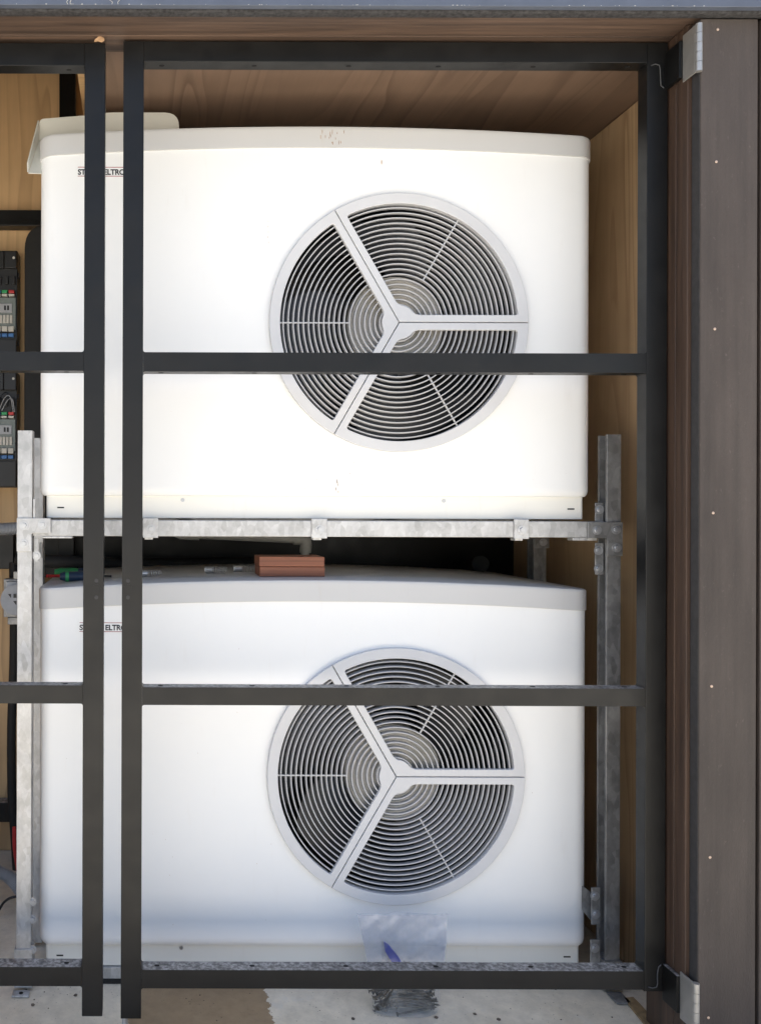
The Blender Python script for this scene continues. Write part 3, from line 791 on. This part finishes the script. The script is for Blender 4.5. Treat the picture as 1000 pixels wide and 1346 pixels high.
tag(tube('insulated_pipe', smooth_path([W(18, 740, 2.66), W(19, 850, 2.66), W(16, 960, 2.66), W(17, 1050, 2.66), W(20, 1090, 2.66), W(26, 1180, 2.66)]), .014, M['rubber'], n=14), 'black foam insulated pipe running down the plywood behind the left rack post', 'pipe')
tag(tube('insulated_pipe', smooth_path([W(24, 735, 2.62), W(40, 740, 2.6), W(60, 738, 2.6), W(200, 742, 2.6), W(330, 740, 2.6)]), .02, M['rubber'], n=14), 'black foam insulated pipe lying across the gap between the two heat pumps', 'pipe')
tag(cyl('insulated_pipe', W(632, 740, 2.5), W(615, 745, 2.74), .024, M['rubber']), 'short black pipe stub at the back of the gap, right of the timber blocks', 'pipe')
tag(tube('red_pipe', smooth_path([W(20, 1088, 2.55), W(20, 1100, 2.55), W(21, 1118, 2.55), W(26, 1150, 2.55)]), .006, M['red']), 'red pipe end just left of the left rack post', 'pipe')

def controller(py0, py1, wires, lab):
    d = 2.74; s = 1
    def P(x, y, dd=0): return W(x, y, d-dd)
    t = thing('controller', W(0, py1, 2.79), lab, 'controller', 'black control modules on the plywood wall')
    def b(nm, x0, x1, y0, y1, f, bk, mat, par=None, bev=.0015):
        A, B = W(x0, y1, d), W(x1, y0, d)
        return box(nm, (A.x, d-2-f, A.z), (B.x, d-2-bk, B.z), M[mat], par or t, bev)
    b('housing', -95, 22.5, py0, py1, .010, -.055, 'black')
    b('top_cover', -95, 5.5, py0+2, py0+24, .024, .0102, 'black'); tc = b('top_cover', 6.3, 22, py0+2, py0+24, .024, .0102, 'black')
    tc2 = cyl('cover_screw', P(17, py0+8, .027), P(17, py0+8, .020), .004, M['termw'], tc)
    for k in range(5):
        x = 18-9*k; b('cable_guide', x-2.0, x+2.0, py0+34, py0+45, .020, .0102, 'black')
    cols = ['red', 'green', 'blue', 'termw', 'red', 'green']
    for k, cn in enumerate(cols):
        x = 19.5-9*k; tbk = b('terminal', x-7.4, x, py0+53, py0+57, .026, .0102, cn)
        b('terminal', x-7.4, x, py0+58, py0+61, .027, .0102, 'termw')
    b('face', -95, 21, py0+62, py0+104, .018, .0102, 'ctl')
    f = b('display', -20, 16.5, py0+70, py0+82, .021, .0182, 'conduit')
    b('key', 6, 8.5, py0+73, py0+79, .0225, .0212, 'black', f, .0005); b('key', 10, 12.5, py0+73, py0+79, .0225, .0212, 'black', f, .0005)
    for k in range(6):
        x = 17-4.4*k; b('relay', x-3.6, x, py0+85, py0+96, .0225, .0182, 'termw')
    for k in range(4):
        x = 19-8.5*k; b('terminal', x-7.2, x, py0+100, py0+107, .026, .0182, 'termw'); b('terminal', x-7.2, x, py0+109.5, py0+114, .026, .0102, 'blue')
    b('lower_cover', -95, 22, py0+117, py1-1, .020, .0102, 'black')
    b('side_clip', 22.7, 24.5, py0+28, py0+35, .004, -.01, 'black'); b('side_clip', 22.7, 24.5, py0+117, py0+124, .004, -.01, 'black')
    if wires:
        for k in range(3):
            tube('wire', smooth_path([P(-6+4*k, py0+50, .03), P(2+4*k, py0+30+3*k, .035), P(10+3*k, py0+28+4*k, .035), P(15+2*k, py0+52, .03)]), .0016, M['conduit' if k else 'black'], t, 6)
    return t
controller(331, 466, False, 'upper black control module with coloured terminals on the plywood wall')
controller(490, 641, True, 'lower black control module with loose wires above its terminals')

iso = thing('isolator_switch', W(22, 815, 2.5), 'grey isolator switch fixed to the plywood left of the rack post', 'switch')
def bx(nm, x0, x1, y0, y1, f, bk, mat, par, d=2.6, bev=.002):
    A, B = W(x0, y1, d), W(x1, y0, d); return box(nm, (A.x, d-2-f, A.z), (B.x, d-2-bk, B.z), M[mat], par, bev)
bx('housing', 5, 46, 762, 812, .0, -.05, 'galvd', iso); bx('cover', 9, 46, 765, 808, .014, .0005, 'conduit', iso)
dial = cyl('dial', W(21, 789, 2.57), W(21, 789, 2.585), .045, M['conduit'], iso, n=32)
for x0, y0 in ((13, 780), (20, 780), (13, 789), (20, 789)): bx('dial_mark', x0, x0+4, y0, y0+5, .0315, .029, 'black', dial, bev=.0003)
bx('base', 10, 46, 812.5, 822, -.004, -.04, 'galvd', iso); bx('gland', 18, 30, 752, 761.5, .0, -.02, 'termw', iso)

# ---------------------------------------------------------------- things lying on the lower unit's lid
def lid_z(x, y=.1): return .039+UH+.0008+.0030-.022*(2*(x-.403)/UW)**2-(.0012 if y < .13 else 0)
bk1 = None
xb0, xb1 = W(341.5, 0, 2.075).x, W(427, 0, 2.075).x
zt = lid_z((xb0+xb1)/2)
for k, (dx, nm) in enumerate(((0, 'lower timber block of the pair on the lid of the lower unit'), (-.0015, 'upper timber block of the pair, lying on the other block'))):
    o = box('timber_block', (xb0+dx, .072+dx, zt), (xb1+dx, .165+dx, zt+.0235), M['block'], None, .0015)
    tag(o, nm, 'timber block', 'reddish timber blocks on the lid'); zt += .0242
def spring_fixing(px, d, ang, lab):
    x = W(px, 0, d).x; z = lid_z(x, d-2)+.0085
    t = thing('spring_fixing', (x, d-2, z-.0085), lab, 'spring', 'loose spring fixings on the lid')
    q = Matrix.Rotation(R(ang), 3, 'Z'); o = Vector((x, d-2, z))
    def L(v): return o+q @ Vector(v)
    cyl('sleeve', L((-.022, 0, 0)), L((-.004, 0, 0)), .0078, M['zinc'], t, n=14)
    cyl('head', L((-.026, 0, 0)), L((-.022, 0, 0)), .0085, M['zinc'], t, n=6)
    pts = [L((-.004+.034*k/66, .0082*math.cos(k*2*math.pi/12), .0082*math.sin(k*2*math.pi/12))) for k in range(67)]
    tube('coil', pts, .0009, M['zinc'], t, 6)
spring_fixing(196, 2.14, 8, 'spring fixing beside the gate stile, leftmost of the three on the lid')
spring_fixing(283, 2.19, -28, 'spring fixing in the middle of the open lid, turned at an angle')
spring_fixing(320, 2.22, 4, 'spring fixing right beside the timber blocks')
def screwdriver(x0, x1, d, r, hm, bands, ang, lab, shaft):
    A = W(x0, 0, d); B = W(x1, 0, d); z = lid_z(A.x, d-2)+r+.001
    L = (B.x-A.x); t = thing('screwdriver', (A.x, d-2, z-r), lab, 'screwdriver', 'screwdrivers on the lid')
    q = Matrix.Rotation(R(ang), 3, 'Z'); o = Vector((A.x, d-2, z))
    def P(v): return o+q @ Vector(v)
    n = 24; pts = [P((L*k/n, 0, 0)) for k in range(n+1)]
    prof = lambda i: r*(.55+.45*min(1, math.sin(math.pi*min(1, (i+1)/6)/2)))*(1 if i < 15 else (.82 if i < 19 else .95))*(.8 if i > 22 else 1)
    bm = bmesh.new(); btube(bm, pts, prof, 12); obj('handle', bm, M[hm], t, 60)
    for f0, f1 in bands: cyl('band', P((L*f0, 0, 0)), P((L*f1, 0, 0)), r*1.03, M['green' if hm == 'navy' else 'navy'], t)
    cyl('shaft', P((L, 0, 0)), P((L+shaft, 0, 0)), .003, M['zinc' if hm == 'green' else 'black'], t)
screwdriver(72, 122, 2.30, .0115, 'green', [(.62, .92)], 2, 'green handled screwdriver lying behind the darker one', .015)
screwdriver(79, 131, 2.13, .0125, 'navy', [(.14, .22), (.90, .97)], 6, 'blue and green handled screwdriver near the front of the lid', .03)
tag(cyl('marker_pen', W(62, 757.5, 2.2)+Vector((0, 0, .0)), W(80, 757.5, 2.24), .004, M['red']), 'thin red pen end behind the screwdriver handles', 'pen')

# ---------------------------------------------------------------- bag of nails on the concrete
bagd = 1.905
bag = thing('plastic_bag', (W(530, 0, bagd).x, bagd-2, 0), 'clear zip bag of nails standing on the concrete behind the bottom rail', 'bag')
def bag_sheet(side, lim=56):
    bm = bmesh.new(); nx, nz = 44, 56; rows = []
    for j in range(lim+1):
        v = j/nz                                        # 0 top .. 1 bottom
        py = 1198+v*131
        pl_ = 469+v*22+math.sin(v*3)*3; pr_ = 587-v*12+math.sin(v*4)*2
        row = []
        for i in range(nx+1):
            u = i/nx; px = pl_+(pr_-pl_)*u
            d = 1.925; p = W(px, py, d); z = max(p.z, .003)
            bulge = .003+.022*v*v*math.sin(math.pi*u)**.6 if v < 1 else 0
            nz_ = noise.noise(Vector((px*.022+side*9, py*.02, 1.3)))*.012+abs(noise.noise(Vector((px*.03+py*.035, side*3, 2))))*.009-abs(noise.noise(Vector((px*.05-py*.03, side*5, 7))))*.004
            env = math.sin(math.pi*u)**.4 if 0 < u < 1 else 0
            row.append(bm.verts.new((p.x, d-2-.012+side*bulge+nz_*env, z+(noise.noise(Vector((px*.05, 3, 1)))*.004 if v < .05 else 0))))
        rows.append(row)
    for j in range(lim):
        for i in range(nx): bm.faces.new((rows[j][i], rows[j][i+1], rows[j+1][i+1], rows[j+1][i]))
    return obj('film', bm, M['film'], bag, 80)
bag_sheet(-1); bag_sheet(1); bag_sheet(-.3, 30); bag_sheet(.35, 31); bag_sheet(.1, 30); bag_sheet(-.6, 29)
ZP = []
bm = bmesh.new(); btube(bm, [W(470+k*11.6, 1203+math.sin(k)*.6, 1.908) for k in range(11)], .0011, 6); obj('zip_seal', bm, M['film'], bag)
nbm = bmesh.new(); bcyl(nbm, (-.045, 0, 0), (.045, 0, 0), .0019, n=8); bcyl(nbm, (-.0465, 0, 0), (-.045, 0, 0), .0048, n=10)
bcyl(nbm, (.045, 0, 0), (.051, 0, 0), .0019, .0002, n=8)
NL = mesh_of(nbm, 'nail', M['foil'])
for k in range(95):
    left = k % 3 == 0
    px = random.uniform(514, 524) if left else random.uniform(532, 549)
    if left: rot = (random.uniform(-.5, .5), random.uniform(-1.0, -.2), random.uniform(-.6, .6))
    else: rot = (0, random.uniform(-.10, .10), random.uniform(-.22, .22)+(math.pi if random.random() < .5 else 0))
    lay = random.random()
    link('nail', NL, (W(px, 0, 1.91).x, -.085+random.uniform(-.013, .013), .007+lay*.052+(.018 if left else 0)), bag, rot)
bm = bmesh.new()
pts = [W(506, 1237, 1.912), W(512, 1241, 1.912), W(519, 1249, 1.912), (W(527, 1260, 1.912)), W(534, 1272, 1.912), W(522, 1272, 1.912), W(514, 1260, 1.912), W(508, 1250, 1.912)]
v0 = [bm.verts.new(p+Vector((0, .001*math.sin(i), 0))) for i, p in enumerate(pts)]; f = bm.faces.new(v0)
r_ = bmesh.ops.extrude_face_region(bm, geom=[f]); 
for v in [e for e in r_['geom'] if isinstance(e, bmesh.types.BMVert)]: v.co.y += .003
obj('blue_sachet', bm, M['bluegel'], bag, 0)
bm = bmesh.new(); quad_sheet(bm, [W(503, 1236, 1.918), W(509, 1240, 1.918), W(535, 1292, 1.918), W(504, 1290, 1.918)], .0006); obj('paper_slip', bm, M['termw'], bag, 0)

# ---------------------------------------------------------------- litter on the concrete
bm = bmesh.new()
def lump(x, y, r):
    rr = bmesh.ops.create_icosphere(bm, subdivisions=1, radius=r)
    for v in rr['verts']:
        v.co = Vector((v.co.x*random.uniform(.7, 1.3)+x, v.co.y*random.uniform(.7, 1.3)+y, max(v.co.z*.55+r*.4, .0003)))
for k in range(240): lump(random.uniform(-.4, 1.08), random.uniform(-.32, .02), random.choice((.0008, .001, .0013, .002)))
for px, py in ((626, 1333), (45, 1323), (657, 1340), (101, 1310), (575, 1338), (466, 1340)):
    d = EYE*K/(py-668); p = W(px, py, d); lump(p.x, p.y, .0045)
tag(obj('litter', bm, M['grit'], None, 0), 'small dark grit and crumbs scattered on the concrete', 'grit', kind='stuff')
# curved tan strip of the timber sill in the right hand corner
bm = bmesh.new(); L_ = [(822, 1310), (828, 1318), (836, 1328), (846, 1340), (856, 1352)]; R_ = [(834, 1309), (842, 1317), (852, 1328), (864, 1340), (878, 1352)]
def gp(px, py, z=0): dd = (EYE-z)*K/(py-668); return W(px, py, dd)
P_ = [gp(*p, .006) for p in L_]+[gp(*p, .006) for p in reversed(R_)]
f = bm.faces.new([bm.verts.new(p) for p in P_]); r_ = bmesh.ops.extrude_face_region(bm, geom=[f])
for v in [e for e in r_['geom'] if isinstance(e, bmesh.types.BMVert)]: v.co.z = .001
tag(obj('sill_strip', bm, M['leaf'], None, 0), 'tan timber sill strip curving across the concrete by the foot of the jamb', 'timber sill')
